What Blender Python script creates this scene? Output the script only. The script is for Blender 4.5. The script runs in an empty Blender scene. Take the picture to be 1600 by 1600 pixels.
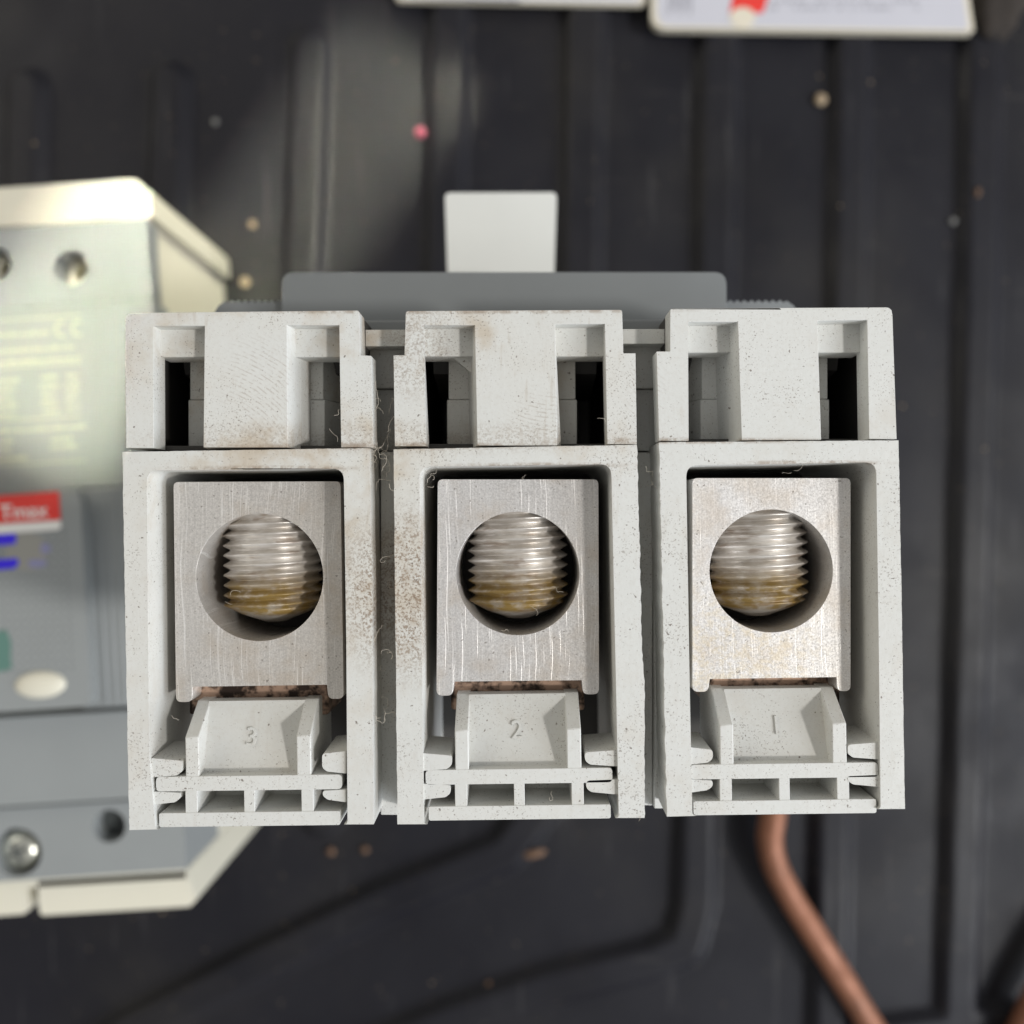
import bpy, bmesh, math, random
import numpy as np
from mathutils import Vector, Matrix
from mathutils.geometry import tessellate_polygon

random.seed(7)
R = math.radians
scene = bpy.context.scene
COL = scene.collection
MM = 0.001

# ------------------------------------------------------------------ camera
H = 327.0            # camera height above the liner ribs (mm)
TOP = 205.0          # height of the upright breaker's end face (mm)
F_PX = 1414.0        # focal length in pixels of the 1600 px photograph
TILT = R(1.0)
cam_d = bpy.data.cameras.new('camera')
cam = bpy.data.objects.new('camera', cam_d)
COL.objects.link(cam)
cam_d.sensor_width = 36.0
cam_d.lens = 36.0 * F_PX / 1600.0
cam_d.clip_start = 0.005
cam_d.clip_end = 50.0
cam.location = (-0.002, 0.0, H * MM)
cam.rotation_euler = (0.0, TILT * 0.5, 0.0)
cam_d.dof.use_dof = True
cam_d.dof.focus_distance = (H - TOP + 2.5) * MM
cam_d.dof.aperture_fstop = 12.5
cam_d.dof.aperture_blades = 0
scene.camera = cam

# ------------------------------------------------------------------ light
world = bpy.data.worlds.new('World')
scene.world = world
world.use_nodes = True
bg = world.node_tree.nodes['Background']
bg.inputs['Color'].default_value = (1.0, 0.98, 0.95, 1)
bg.inputs['Strength'].default_value = 0.30


def aim(o, d):
    o.rotation_euler = Vector(d).to_track_quat('-Z', 'Y').to_euler()


def lamp(name, kind, power, color, loc, direction):
    l = bpy.data.lights.new(name, kind)
    l.energy = power
    l.color = color
    o = bpy.data.objects.new(name, l)
    o.location = loc
    aim(o, direction)
    COL.objects.link(o)
    return o, l


# daylight from the open side on the right: compact enough for clear shadow edges
o, l = lamp('daylight_key', 'SUN', 1.55, (1.0, 0.965, 0.92), (1, -0.3, 1), (-0.87, 0.24, -1.0))
l.angle = R(4.5)
# the wide soft opening behind it
o, l = lamp('open_side', 'AREA', 9.5, (0.86, 0.92, 1.0), (0.80, -0.35, 0.60), (-0.80, 0.35, -0.45))
l.shape = 'RECTANGLE'
l.size = 1.0
l.size_y = 0.6
# warm area lamp added for light bounced back from the left
o, l = lamp('left_bounce_fill', 'AREA', 3.0, (1.0, 0.94, 0.80), (-0.8, 0.5, 0.6), (0.8, -0.5, -0.45))
l.shape = 'RECTANGLE'
l.size = 0.9
l.size_y = 0.5
# shaft of sun that comes past the breaker on to its neighbour
BD = Vector((-0.30, -0.42, -1.0)).normalized()
bc = Vector((-0.0820, 0.112, 0.075))
o, l = lamp('sun_shaft', 'AREA', 0.080, (1.0, 0.965, 0.76), bc - BD * 0.75, BD)
l.shape = 'RECTANGLE'
l.size = 0.054
l.size_y = 0.196
l.spread = R(2.1)
o.rotation_euler = (BD.to_track_quat('-Z', 'Y')).to_euler()

vs = scene.view_settings
vs.view_transform = 'Standard'
vs.look = 'None'
vs.exposure = 0.07
vs.gamma = 1.0
vs.use_curve_mapping = False
scene.cycles.use_denoising = True
scene.cycles.max_bounces = 8

# ------------------------------------------------------------------ pixel -> place
bpy.context.view_layer.update()
CM = cam.matrix_world.to_3x3()
CL = cam.location.copy()


def at(px, py, z):
    """point (mm) at height z seen at photograph pixel px, py"""
    d = CM @ Vector(((px - 800.0) / F_PX, (800.0 - py) / F_PX, -1.0))
    t = (z * MM - CL.z) / d.z
    p = (CL + d * t) / MM
    return (p.x, p.y)


def pts(seq, z):
    return [at(x, y, z) for x, y in seq]


# ------------------------------------------------------------------ mesh helpers
class MB:
    def __init__(self):
        self.v = []
        self.f = []

    def prism(self, top, z1, z0, bottom=None, holes=()):
        """outline (mm) at height z1 carried down to z0; holes are outlines too"""
        def area(p):
            return sum(p[i][0] * p[(i + 1) % len(p)][1] - p[(i + 1) % len(p)][0] * p[i][1] for i in range(len(p)))
        top = list(top)
        bot = list(bottom) if bottom else list(top)
        if area(top) < 0:
            top.reverse()
            bot.reverse()
        loops = [(top, bot)]
        for h in holes:
            h = list(h)
            if area(h) > 0:
                h.reverse()
            loops.append((h, h))
        b = len(self.v)
        starts = []
        flat = []
        for t, bt in loops:
            starts.append(len(flat))
            flat += [(p[0], p[1]) for p in t]
        n = len(flat)
        flatb = []
        for t, bt in loops:
            flatb += [(p[0], p[1]) for p in bt]
        zt = z1 if callable(z1) else (lambda x, y: z1)
        self.v += [(x, y, zt(x, y)) for x, y in flat]
        self.v += [(x, y, z0) for x, y in flatb]
        tris = tessellate_polygon([[Vector((p[0], p[1], 0)) for p in t] for t, bt in loops])
        for t in tris:
            a, c, d = t
            pa, pc, pd = flat[a], flat[c], flat[d]
            s = (pc[0] - pa[0]) * (pd[1] - pa[1]) - (pc[1] - pa[1]) * (pd[0] - pa[0])
            if abs(s) < 1e-9:
                continue
            if s < 0:
                c, d = d, c
            self.f.append((b + a, b + c, b + d))
            self.f.append((b + n + a, b + n + d, b + n + c))
        for (t, bt), s in zip(loops, starts):
            m = len(t)
            for i in range(m):
                j = (i + 1) % m
                self.f.append((b + s + j, b + s + i, b + n + s + i, b + n + s + j))
        return self

    def xprism(self, x0, x1, poly):
        """outline in (y, z) carried along x"""
        b = len(self.v)
        n = len(poly)
        self.v += [(x0, y, z) for y, z in poly] + [(x1, y, z) for y, z in poly]
        a = sum(poly[i][0] * poly[(i + 1) % n][1] - poly[(i + 1) % n][0] * poly[i][1] for i in range(n))
        f0 = tuple(range(b + n - 1, b - 1, -1))
        f1 = tuple(range(b + n, b + 2 * n))
        if a < 0:
            f0, f1 = f0[::-1], f1[::-1]
        self.f += [f0, f1]
        for i in range(n):
            j = (i + 1) % n
            q = (b + i, b + j, b + n + j, b + n + i)
            self.f.append(q if a > 0 else q[::-1])
        return self

    def box(self, x0, x1, y0, y1, z0, z1):
        return self.prism([(x0, y0), (x1, y0), (x1, y1), (x0, y1)], z1, z0)

    def tube(self, path, rad, n=6):
        b = len(self.v)
        path = [Vector(p) for p in path]
        up = Vector((0.3, 0.2, 1)).normalized()
        k = len(path)
        for i, p in enumerate(path):
            t = (path[min(i + 1, k - 1)] - path[max(i - 1, 0)]).normalized()
            s = t.cross(up)
            if s.length < 1e-4:
                s = t.cross(Vector((1, 0, 0)))
            s.normalize()
            u = s.cross(t)
            r = rad(i / (k - 1)) if callable(rad) else rad
            for j in range(n):
                a = 2 * math.pi * j / n
                self.v.append(tuple(p + (s * math.cos(a) + u * math.sin(a)) * r))
        for i in range(k - 1):
            for j in range(n):
                q = (j + 1) % n
                self.f.append((b + i * n + j, b + i * n + q, b + (i + 1) * n + q, b + (i + 1) * n + j))
        self.f.append(tuple(b + j for j in range(n))[::-1])
        self.f.append(tuple(b + (k - 1) * n + j for j in range(n)))
        return self

    def build(self, name, mat, parent=None, bevel=0.0, seg=2, smooth=35, mw=None):
        me = bpy.data.meshes.new(name)
        vv = [Vector(v) for v in self.v]
        if mw is not None:
            vv = [mw @ v for v in vv]
        me.from_pydata([tuple(v * MM) for v in vv], [], self.f)
        bm = bmesh.new()
        bm.from_mesh(me)
        bmesh.ops.recalc_face_normals(bm, faces=bm.faces)
        # merge the cap triangles to clean n-gon free caps the bevel can follow
        bm.to_mesh(me)
        bm.free()
        me.materials.append(mat)
        o = bpy.data.objects.new(name, me)
        COL.objects.link(o)
        if parent is not None:
            o.parent = parent
            o.matrix_parent_inverse = parent.matrix_world.inverted()
        if bevel:
            m = o.modifiers.new('bevel', 'BEVEL')
            m.width = bevel * MM
            m.segments = seg
            m.limit_method = 'ANGLE'
            m.angle_limit = R(30)
            m.use_clamp_overlap = True
        if smooth:
            me.polygons.foreach_set('use_smooth', [True] * len(me.polygons))
            me.set_sharp_from_angle(angle=R(smooth))
        return o


def rounded(poly, rads, n=5):
    """round the corners of an outline; rads is one radius or a list"""
    out = []
    m = len(poly)
    for i in range(m):
        r = rads if not isinstance(rads, (list, tuple)) else rads[i]
        p = Vector(poly[i])
        if r <= 0:
            out.append(tuple(p))
            continue
        a = Vector(poly[i - 1]) - p
        c = Vector(poly[(i + 1) % m]) - p
        la, lc = a.length, c.length
        a.normalize()
        c.normalize()
        ang = a.angle(c)
        d = min(r / math.tan(ang / 2), la * 0.49, lc * 0.49)
        s, e = p + a * d, p + c * d
        for k in range(n + 1):
            t = k / n
            q = s * (1 - t) ** 2 + p * 2 * t * (1 - t) + e * t * t
            out.append(tuple(q))
    return out


def circle(cx, cy, r, n=48, ry=None, rot=0.0):
    ry = ry or r
    out = []
    for i in range(n):
        a = 2 * math.pi * i / n
        x, y = r * math.cos(a), ry * math.sin(a)
        out.append((cx + x * math.cos(rot) - y * math.sin(rot), cy + x * math.sin(rot) + y * math.cos(rot)))
    return out


def ragged(p, q, step=0.7, amp=0.12):
    """points from p to q with a worn, crumbly line (p kept, q left out)"""
    p, q = Vector(p), Vector(q)
    L = (q - p).length
    n = max(2, int(L / step))
    t = (q - p) / L
    s = Vector((-t.y, t.x))
    out = []
    w = 0.0
    for i in range(n):
        w = w * 0.3 + random.uniform(-amp, amp)
        e = w if i else 0.0
        out.append(tuple(p + t * (L * i / n) + s * e))
    return out


def empty(name, loc):
    o = bpy.data.objects.new(name, None)
    o.location = [c * MM for c in loc]
    o.empty_display_size = 0.01
    COL.objects.link(o)
    bpy.context.view_layer.update()
    return o


def tag(o, label=None, cat=None, group=None, kind=None):
    if label:
        o['label'] = label
    if cat:
        o['category'] = cat
    if group:
        o['group'] = group
    if kind:
        o['kind'] = kind
    return o


# ------------------------------------------------------------------ materials
class NT:
    def __init__(self, name):
        self.m = bpy.data.materials.new(name)
        self.m.use_nodes = True
        self.t = self.m.node_tree
        self.b = self.t.nodes['Principled BSDF']
        tc = self.t.nodes.new('ShaderNodeTexCoord')
        self.co = tc.outputs['Object']

    def node(self, kind, **kw):
        n = self.t.nodes.new(kind)
        for k, v in kw.items():
            setattr(n, k, v)
        return n

    def link(self, a, b):
        self.t.links.new(a, b)

    def mapping(self, scale=(1, 1, 1), rot=(0, 0, 0), loc=(0, 0, 0)):
        n = self.node('ShaderNodeMapping')
        n.inputs['Scale'].default_value = scale
        n.inputs['Rotation'].default_value = rot
        n.inputs['Location'].default_value = loc
        self.link(self.co, n.inputs['Vector'])
        return n.outputs['Vector']

    def noise(self, scale, detail=2.0, rough=0.5, vec=None, dist=0.0):
        n = self.node('ShaderNodeTexNoise')
        n.inputs['Scale'].default_value = scale
        n.inputs['Detail'].default_value = detail
        n.inputs['Roughness'].default_value = rough
        n.inputs['Distortion'].default_value = dist
        self.link(vec or self.co, n.inputs['Vector'])
        return n.outputs['Fac']

    def ramp(self, fac, lo, hi, a=0.0, b=1.0):
        n = self.node('ShaderNodeMapRange')
        n.interpolation_type = 'SMOOTHSTEP'
        for i, v in zip((1, 2, 3, 4), (lo, hi, a, b)):
            n.inputs[i].default_value = v
        self.link(fac, n.inputs[0])
        return n.outputs[0]

    def math(self, op, a, b=None):
        n = self.node('ShaderNodeMath', operation=op)
        for i, v in enumerate((a, b)):
            if v is None:
                continue
            if isinstance(v, (int, float)):
                n.inputs[i].default_value = v
            else:
                self.link(v, n.inputs[i])
        return n.outputs[0]

    def mix(self, fac, a, b):
        n = self.node('ShaderNodeMix', data_type='RGBA')
        for s, v in ((n.inputs[0], fac), (n.inputs[6], a), (n.inputs[7], b)):
            if isinstance(v, (int, float)):
                s.default_value = v
            elif isinstance(v, (tuple, list)):
                s.default_value = (*v, 1) if len(v) == 3 else v
            else:
                self.link(v, s)
        return n.outputs[2]

    def bump(self, h, strength, dist):
        n = self.node('ShaderNodeBump')
        n.inputs['Strength'].default_value = strength
        n.inputs['Distance'].default_value = dist * MM
        self.link(h, n.inputs['Height'])
        return n

    def set(self, **kw):
        for k, v in kw.items():
            s = self.b.inputs[k.replace('_', ' ')]
            if isinstance(v, (int, float)):
                s.default_value = v
            elif isinstance(v, (tuple, list)):
                s.default_value = (*v, 1) if len(v) == 3 else v
            else:
                self.link(v, s)
        return self

    def spot(self, x, y, z, rx, ry, rz):
        """soft ellipsoidal mask round a place (mm), for a stain or painted sheen with its own shape"""
        mp = self.mapping(scale=(1 / (rx * MM), 1 / (ry * MM), 1 / (rz * MM)), loc=(-x / rx, -y / ry, -z / rz))
        n = self.node('ShaderNodeVectorMath', operation='LENGTH')
        self.link(mp, n.inputs[0])
        return self.ramp(n.outputs['Value'], 0.35, 1.0, 1.0, 0.0)


def mat_housing():
    m = NT('housing_plastic')
    base = m.mix(m.noise(60, 3), (0.588, 0.593, 0.566), (0.655, 0.660, 0.640))
    # grime film in patches
    film = m.ramp(m.noise(95, 5, 0.65), 0.50, 0.74)
    zone = m.math('ADD', m.math('MULTIPLY', m.spot(-22, 18, 205, 50, 55, 60), 0.65), 0.30)
    base = m.mix(m.math('MULTIPLY', m.math('MULTIPLY', film, zone), 0.75), base, (0.45, 0.37, 0.27))
    wash = m.ramp(m.noise(30, 4, 0.6), 0.40, 0.65)
    base = m.mix(m.math('MULTIPLY', m.math('MULTIPLY', wash, zone), 0.35), base, (0.50, 0.45, 0.36))
    smear = m.ramp(m.noise(1.0, 3, 0.6, m.mapping(scale=(700, 110, 300), rot=(0, 0, R(35)))), 0.60, 0.72)
    base = m.mix(m.math('MULTIPLY', m.math('MULTIPLY', smear, zone), 0.28), base, (0.36, 0.29, 0.21))
    # thick brown dust along the left hand channel
    dust = m.math('MAXIMUM', m.spot(-17, -11, 205, 13.0, 15, 20), m.math('MULTIPLY', m.spot(-16.5, 22, 205, 7, 9, 20), 0.55))
    dust = m.math('MAXIMUM', dust, m.math('MULTIPLY', m.spot(-20, 10, 205, 45, 3.0, 20), 0.4))
    grain = m.ramp(m.noise(3300, 3, 0.65), 0.47, 0.60)
    soft = m.ramp(m.noise(420, 3, 0.6), 0.42, 0.7)
    base = m.mix(m.math('MULTIPLY', m.math('MULTIPLY', dust, grain), 0.85), base, (0.21, 0.145, 0.095))
    base = m.mix(m.math('MULTIPLY', m.math('MULTIPLY', dust, soft), 0.40), base, (0.33, 0.25, 0.17))
    # grime lines along the seam and under the frame tops
    lines = None
    for gx, gy, grx, gry in ((-36.2, 5.9, 17, 0.55), (0.6, 6.3, 17, 0.55), (36.6, 6.6, 15, 0.5), (-20, 8.9, 30, 0.7), (20, 9.6, 26, 0.6), (-10, 27.2, 40, 0.6)):
        g_ = m.spot(gx, gy, 204.6, grx, gry, 2.5)
        lines = g_ if lines is None else m.math('MAXIMUM', lines, g_)
    base = m.mix(m.math('MULTIPLY', m.math('MULTIPLY', lines, m.ramp(m.noise(800, 4, 0.7), 0.36, 0.60)), 0.62), base, (0.24, 0.165, 0.105))
    # old finger marks in the dust: broken concentric arcs
    arcs = None
    for wx, wy, mx, my, mr1, mr2 in ((3, 27, 1.5, 12.5, 7, 5), (22, 24, 15, 17, 3.4, 8), (-47, 2, -37, 17, 8, 9)):
        w_ = m.node('ShaderNodeTexWave', wave_type='RINGS', rings_direction='Z')
        w_.inputs['Scale'].default_value = 560
        w_.inputs['Distortion'].default_value = 1.6
        w_.inputs['Detail'].default_value = 2.0
        m.link(m.mapping(loc=(-wx * MM, -wy * MM, 0)), w_.inputs['Vector'])
        a_ = m.math('MULTIPLY', m.ramp(w_.outputs['Fac'], 0.62, 0.92), m.spot(mx, my, 205, mr1, mr2, 2.5))
        arcs = a_ if arcs is None else m.math('MAXIMUM', arcs, a_)
    arcs = m.math('MULTIPLY', arcs, m.ramp(m.noise(1300, 2, 0.6), 0.40, 0.62))
    base = m.mix(m.math('MULTIPLY', arcs, 0.30), base, (0.25, 0.18, 0.13))
    # fine dark specks everywhere, denser in places
    dens = m.ramp(m.noise(120, 3), 0.35, 0.7, 0.0, 0.09)
    sp = m.noise(4300, 2.0, 0.6)
    thr = m.math('SUBTRACT', 0.68, dens)
    speck = m.ramp(m.math('SUBTRACT', sp, thr), 0.0, 0.05)
    base = m.mix(m.math('MULTIPLY', speck, 0.62), base, (0.13, 0.095, 0.07))
    mott = m.noise(1900, 4, 0.7)
    base = m.mix(m.ramp(mott, 0.46, 0.80, 0.0, 0.26), base, (0.42, 0.38, 0.32))
    sp2 = m.ramp(m.noise(1500, 1.0), 0.75, 0.78)
    base = m.mix(m.math('MULTIPLY', sp2, 0.75), base, (0.09, 0.06, 0.04))
    m.set(Base_Color=base, Roughness=m.ramp(m.noise(300, 2), 0.3, 0.7, 0.50, 0.68))
    h = m.math('ADD', m.math('MULTIPLY', m.noise(1300, 3, 0.6), 1.0), m.math('MULTIPLY', m.noise(180, 2), 0.8))
    m.set(Normal=m.bump(h, 0.35, 0.10).outputs[0])
    return m.m


def mat_simple(name, col, rough=0.5, metallic=0.0, var=0.12, scale=80, bump=0.15, spec=0.5, coat=0.0):
    m = NT(name)
    dark = tuple(c * (1 - var) for c in col)
    lite = tuple(min(1, c * (1 + var)) for c in col)
    m.set(Base_Color=m.mix(m.noise(scale, 4, 0.6), dark, lite), Roughness=rough, Metallic=metallic)
    m.b.inputs['Specular IOR Level'].default_value = spec
    m.b.inputs['Coat Weight'].default_value = coat
    if bump:
        m.set(Normal=m.bump(m.noise(900, 3), bump, 0.08).outputs[0])
    return m.m


def mat_lug(name, tint, rough, rot, gold_sheen=0.0, scratch=1.0):
    m = NT(name)
    # let the saw marks bow a little
    wn = m.node('ShaderNodeTexNoise')
    wn.inputs['Scale'].default_value = 55
    wn.inputs['Detail'].default_value = 1.5
    m.link(m.co, wn.inputs['Vector'])
    sc_ = m.node('ShaderNodeVectorMath', operation='SCALE')
    sc_.inputs['Scale'].default_value = 0.0022
    m.link(wn.outputs['Color'], sc_.inputs[0])
    ad_ = m.node('ShaderNodeVectorMath', operation='ADD')
    m.link(m.co, ad_.inputs[0])
    m.link(sc_.outputs[0], ad_.inputs[1])
    m.co = ad_.outputs[0]
    v1 = m.mapping(scale=(3200, 45, 45), rot=(0, 0, rot))
    v2 = m.mapping(scale=(4200, 60, 60), rot=(0, 0, rot * 0.8 + 0.02), loc=(3, 1, 0))
    v3 = m.mapping(scale=(2300, 28, 28), rot=(0, 0, rot * 1.4 - 0.03), loc=(9, 5, 0))
    s1 = m.noise(1.0, 3, 0.6, v1)
    s2 = m.math('MAXIMUM', m.ramp(m.noise(1.0, 2.0, 0.6, v2, 0.1), 0.60, 0.70), m.math('MULTIPLY', m.ramp(m.noise(1.0, 1.0, 0.5, v3, 0.15), 0.69, 0.74), 0.9))
    grain = m.noise(4200, 3, 0.7)
    col = m.mix(m.ramp(grain, 0.3, 0.7), tuple(c * 0.80 for c in tint), tuple(min(1, c * 1.08) for c in tint))
    stain = m.ramp(m.noise(140, 5, 0.65), 0.45, 0.72)
    col = m.mix(m.math('MULTIPLY', stain, 0.5), col, (tint[0] * 0.74, tint[1] * 0.64, tint[2] * 0.52))
    col = m.mix(m.math('MULTIPLY', m.ramp(s1, 0.35, 0.65), 0.22), col, (tint[0] * 0.6, tint[1] * 0.58, tint[2] * 0.55))
    col = m.mix(m.math('MULTIPLY', s2, 0.62 * scratch), col, (0.95, 0.93, 0.90))
    if gold_sheen:  # golden reflection painted into the metal's colour
        g = m.math('MULTIPLY', m.spot(30, -20, 200, 16, 17, 20), m.ramp(m.noise(900, 5, 0.75), 0.42, 0.62))
        col = m.mix(m.math('MULTIPLY', g, gold_sheen), col, (0.74, 0.60, 0.36))
    pit = m.ramp(m.noise(2300, 1), 0.71, 0.75)
    col = m.mix(m.math('MULTIPLY', pit, 0.6), col, (0.16, 0.13, 0.10))
    m.set(Base_Color=col, Metallic=0.5, Roughness=m.ramp(grain, 0.3, 0.7, rough - 0.06, rough + 0.10))
    h = m.math('ADD', m.math('MULTIPLY', s1, 0.6), m.math('MULTIPLY', grain, 0.8))
    h = m.math('ADD', h, m.math('MULTIPLY', s2, -0.8 * scratch))
    m.set(Normal=m.bump(h, 0.40, 0.035).outputs[0])
    return m.m


def mat_screw(name, seed):
    """coordinates are the screw's own: y runs along its axis, 0 at the bore's middle"""
    m = NT(name)
    sep = m.node('ShaderNodeSeparateXYZ')
    m.link(m.co, sep.inputs[0])
    y = sep.outputs['Y']
    mp = m.mapping(scale=(160, 700, 160), loc=(seed, seed, 0))
    n1 = m.noise(1.0, 3, 0.6, mp)
    col = m.mix(m.ramp(n1, 0.35, 0.65), (0.52, 0.48, 0.43), (0.80, 0.77, 0.73))
    low = m.ramp(m.math('ADD', y, m.math('MULTIPLY', m.math('SUBTRACT', m.noise(300, 2), 0.5), 0.004)), 0.0018, -0.0026, 0.0, 1.0)
    tipm = m.ramp(y, -0.0062, -0.0054, 0.0, 1.0)
    grease = m.math('MULTIPLY', low, tipm)
    grease = m.math('MULTIPLY', grease, m.ramp(m.noise(500, 3, 0.6), 0.25, 0.6, 0.4, 1.0))
    col = m.mix(m.math('MULTIPLY', grease, 0.95), col, (0.25, 0.155, 0.026))
    rust = m.ramp(m.noise(1.0, 3, 0.6, m.mapping(scale=(220, 900, 220), loc=(seed + 4, 2, 0))), 0.56, 0.70)
    col = m.mix(m.math('MULTIPLY', rust, 0.5), col, (0.24, 0.14, 0.07))
    m.set(Base_Color=col, Metallic=m.math('SUBTRACT', 0.55, m.math('MULTIPLY', grease, 0.45)), Roughness=0.38)
    m.set(Normal=m.bump(m.noise(1500, 2), 0.3, 0.04).outputs[0])
    return m.m


def mat_liner():
    m = NT('liner_plastic')
    col = m.mix(m.noise(14, 5, 0.6), (0.0080, 0.0080, 0.0108), (0.0145, 0.0142, 0.019))
    film = m.ramp(m.noise(9, 4, 0.6), 0.42, 0.75)
    col = m.mix(m.math('MULTIPLY', film, 0.45), col, (0.040, 0.037, 0.033))
    scuff = m.ramp(m.noise(1.0, 4, 0.65, m.mapping(scale=(160, 16, 16), rot=(0, 0, R(28)))), 0.60, 0.74)
    col = m.mix(m.math('MULTIPLY', scuff, 0.5), col, (0.055, 0.053, 0.055))
    scuff2 = m.ramp(m.noise(1.0, 4, 0.65, m.mapping(scale=(20, 190, 20), rot=(0, 0, R(12)))), 0.63, 0.74)
    col = m.mix(m.math('MULTIPLY', scuff2, 0.4), col, (0.06, 0.055, 0.05))
    speck = m.ramp(m.noise(420, 2), 0.70, 0.76)
    col = m.mix(m.math('MULTIPLY', speck, 0.35), col, (0.20, 0.16, 0.11))
    m.set(Base_Color=col, Roughness=m.ramp(m.noise(30, 4), 0.3, 0.7, 0.40, 0.62))
    m.b.inputs['Specular IOR Level'].default_value = 0.22
    m.set(Normal=m.bump(m.noise(700, 3, 0.6), 0.35, 0.25).outputs[0])
    return m.m


def mat_copper():
    m = NT('copper')
    col = m.mix(m.noise(90, 5, 0.65), (0.20, 0.083, 0.046), (0.32, 0.138, 0.078))
    col = m.mix(m.math('MULTIPLY', m.ramp(m.noise(45, 5, 0.65), 0.46, 0.68), 0.75), col, (0.10, 0.045, 0.025))
    col = m.mix(m.math('MULTIPLY', m.ramp(m.noise(500, 2), 0.66, 0.72), 0.6), col, (0.06, 0.03, 0.02))
    m.set(Base_Color=col, Metallic=0.35, Roughness=m.ramp(m.noise(120, 4), 0.3, 0.7, 0.50, 0.70))
    m.set(Normal=m.bump(m.noise(110, 4, 0.6), 0.5, 0.5).outputs[0])
    return m.m


def mat_busbar():
    m = NT('tarnished_busbar')
    n = m.noise(420, 3, 0.6)
    col = m.mix(m.ramp(n, 0.40, 0.60), (0.035, 0.022, 0.016), (0.50, 0.34, 0.25))
    m.set(Base_Color=col, Metallic=0.5, Roughness=0.5)
    return m.m


M = {
    'housing': mat_housing(),
    'lug_a': mat_lug('lug_metal_dull', (0.71, 0.68, 0.64), 0.38, R(-2), scratch=0.9),
    'lug_b': mat_lug('lug_metal_brushed', (0.76, 0.74, 0.72), 0.35, R(1), scratch=1.1),
    'lug_c': mat_lug('lug_metal_painted_sheen', (0.88, 0.86, 0.84), 0.34, R(2), gold_sheen=0.38, scratch=0.35),  # reflected light put in as a brighter tint and golden patch
    'liner': mat_liner(),
    'copper': mat_copper(),
    'busbar': mat_busbar(),
    'cover': mat_simple('cover_grey', (0.20, 0.213, 0.218), 0.38, var=0.16, scale=28, bump=0.08),
    'cover2': mat_simple('cover_grey_worn', (0.258, 0.274, 0.276), 0.38, var=0.10, scale=30, bump=0.06),
    'cream': mat_simple('base_cream', (0.66, 0.635, 0.53), 0.45, var=0.05, scale=40, bump=0.08),
    'toggle': mat_simple('toggle_white', (0.70, 0.71, 0.68), 0.42, var=0.07, scale=45, bump=0.06),
    'inner': mat_simple('void_shade_dark', (0.05, 0.047, 0.043), 0.6, var=0.2),  # near-black colour stands in for the deep shade inside the voids
    'red': mat_simple('label_red', (0.72, 0.045, 0.035), 0.4, var=0.05, bump=0),
    'white': mat_simple('print_white', (0.80, 0.79, 0.76), 0.45, var=0.03, bump=0),
    'print': mat_simple('print_cream', (0.42, 0.405, 0.31), 0.5, var=0.05, bump=0),
    'blue': mat_simple('ink_blue', (0.035, 0.012, 0.75), 0.45, var=0.15, scale=500, bump=0),
    'violet': mat_simple('ink_violet_smear', (0.25, 0.25, 0.42), 0.45, var=0.1, bump=0),
    'residue': mat_simple('label_residue', (0.29, 0.285, 0.26), 0.6, var=0.08, bump=0),
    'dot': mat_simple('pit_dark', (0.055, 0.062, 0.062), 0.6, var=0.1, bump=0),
    'teal': mat_simple('lens_teal', (0.10, 0.20, 0.17), 0.4, var=0.1, bump=0),
    'zinc': mat_simple('zinc_screw', (0.66, 0.67, 0.60), 0.28, metallic=0.9, var=0.08, scale=300, bump=0.05),
    'paper': mat_simple('plate_white', (0.52, 0.52, 0.57), 0.45, var=0.03, bump=0.03),
    'paperedge': mat_simple('plate_edge', (0.66, 0.61, 0.50), 0.5, var=0.04, bump=0),
    'greyprint': mat_simple('print_grey', (0.33, 0.33, 0.37), 0.5, var=0.05, bump=0),
    'clod': mat_simple('dried_mud', (0.026, 0.020, 0.016), 0.9, var=0.6, scale=160, bump=0.6),
    'tan': mat_simple('crumb_tan', (0.34, 0.26, 0.17), 0.7, var=0.25, scale=300),
    'brown': mat_simple('crumb_brown', (0.15, 0.085, 0.05), 0.7, var=0.25, scale=300),
    'pink': mat_simple('crumb_pink', (0.42, 0.10, 0.15), 0.5, var=0.15, scale=300),
    'pale': mat_simple('crumb_pale', (0.17, 0.17, 0.165), 0.6, var=0.2, scale=300),
    'lint': mat_simple('lint_fibre', (0.62, 0.56, 0.47), 0.8, var=0.15, bump=0),
}

# ------------------------------------------------------------------ the bed liner
RIB_Z = 0.0
FLOOR_Z = -4.0
ribs = []          # polylines in mm, on the floor


def rib(seq, w=4.6):
    p = [at(x, y, RIB_Z) for x, y in seq]
    ribs.append((p, w))


rib([(36, 132), (20, 900)])
rib([(262, 122), (238, 900)])
rib([(483, 68), (455, 900)])
rib([(706, -300), (694, 420), (680, 1000), (640, 1150), (500, 1280)], 4.8)
rib([(920, -300), (908, 420), (890, 1080), (868, 1230), (790, 1335), (600, 1412), (400, 1510), (200, 1615), (60, 1700)], 5.0)
rib([(1131, -300), (1120, 420), (1096, 1100), (1088, 1420), (1072, 1482), (1020, 1506), (860, 1545), (700, 1600), (560, 1660)], 5.0)
rib([(1340, -300), (1330, 420), (1306, 1150), (1296, 1700)], 4.6)
rib([(1546, -300), (1536, 420), (1516, 1150), (1502, 1560), (1496, 1760)], 4.8)
rib([(1760, -300), (1735, 1700)], 4.8)
rib([(-190, 140), (-215, 1700)], 4.8)
rib([(1380, 1622), (1500, 1606), (1700, 1590)], 3.4)

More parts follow.
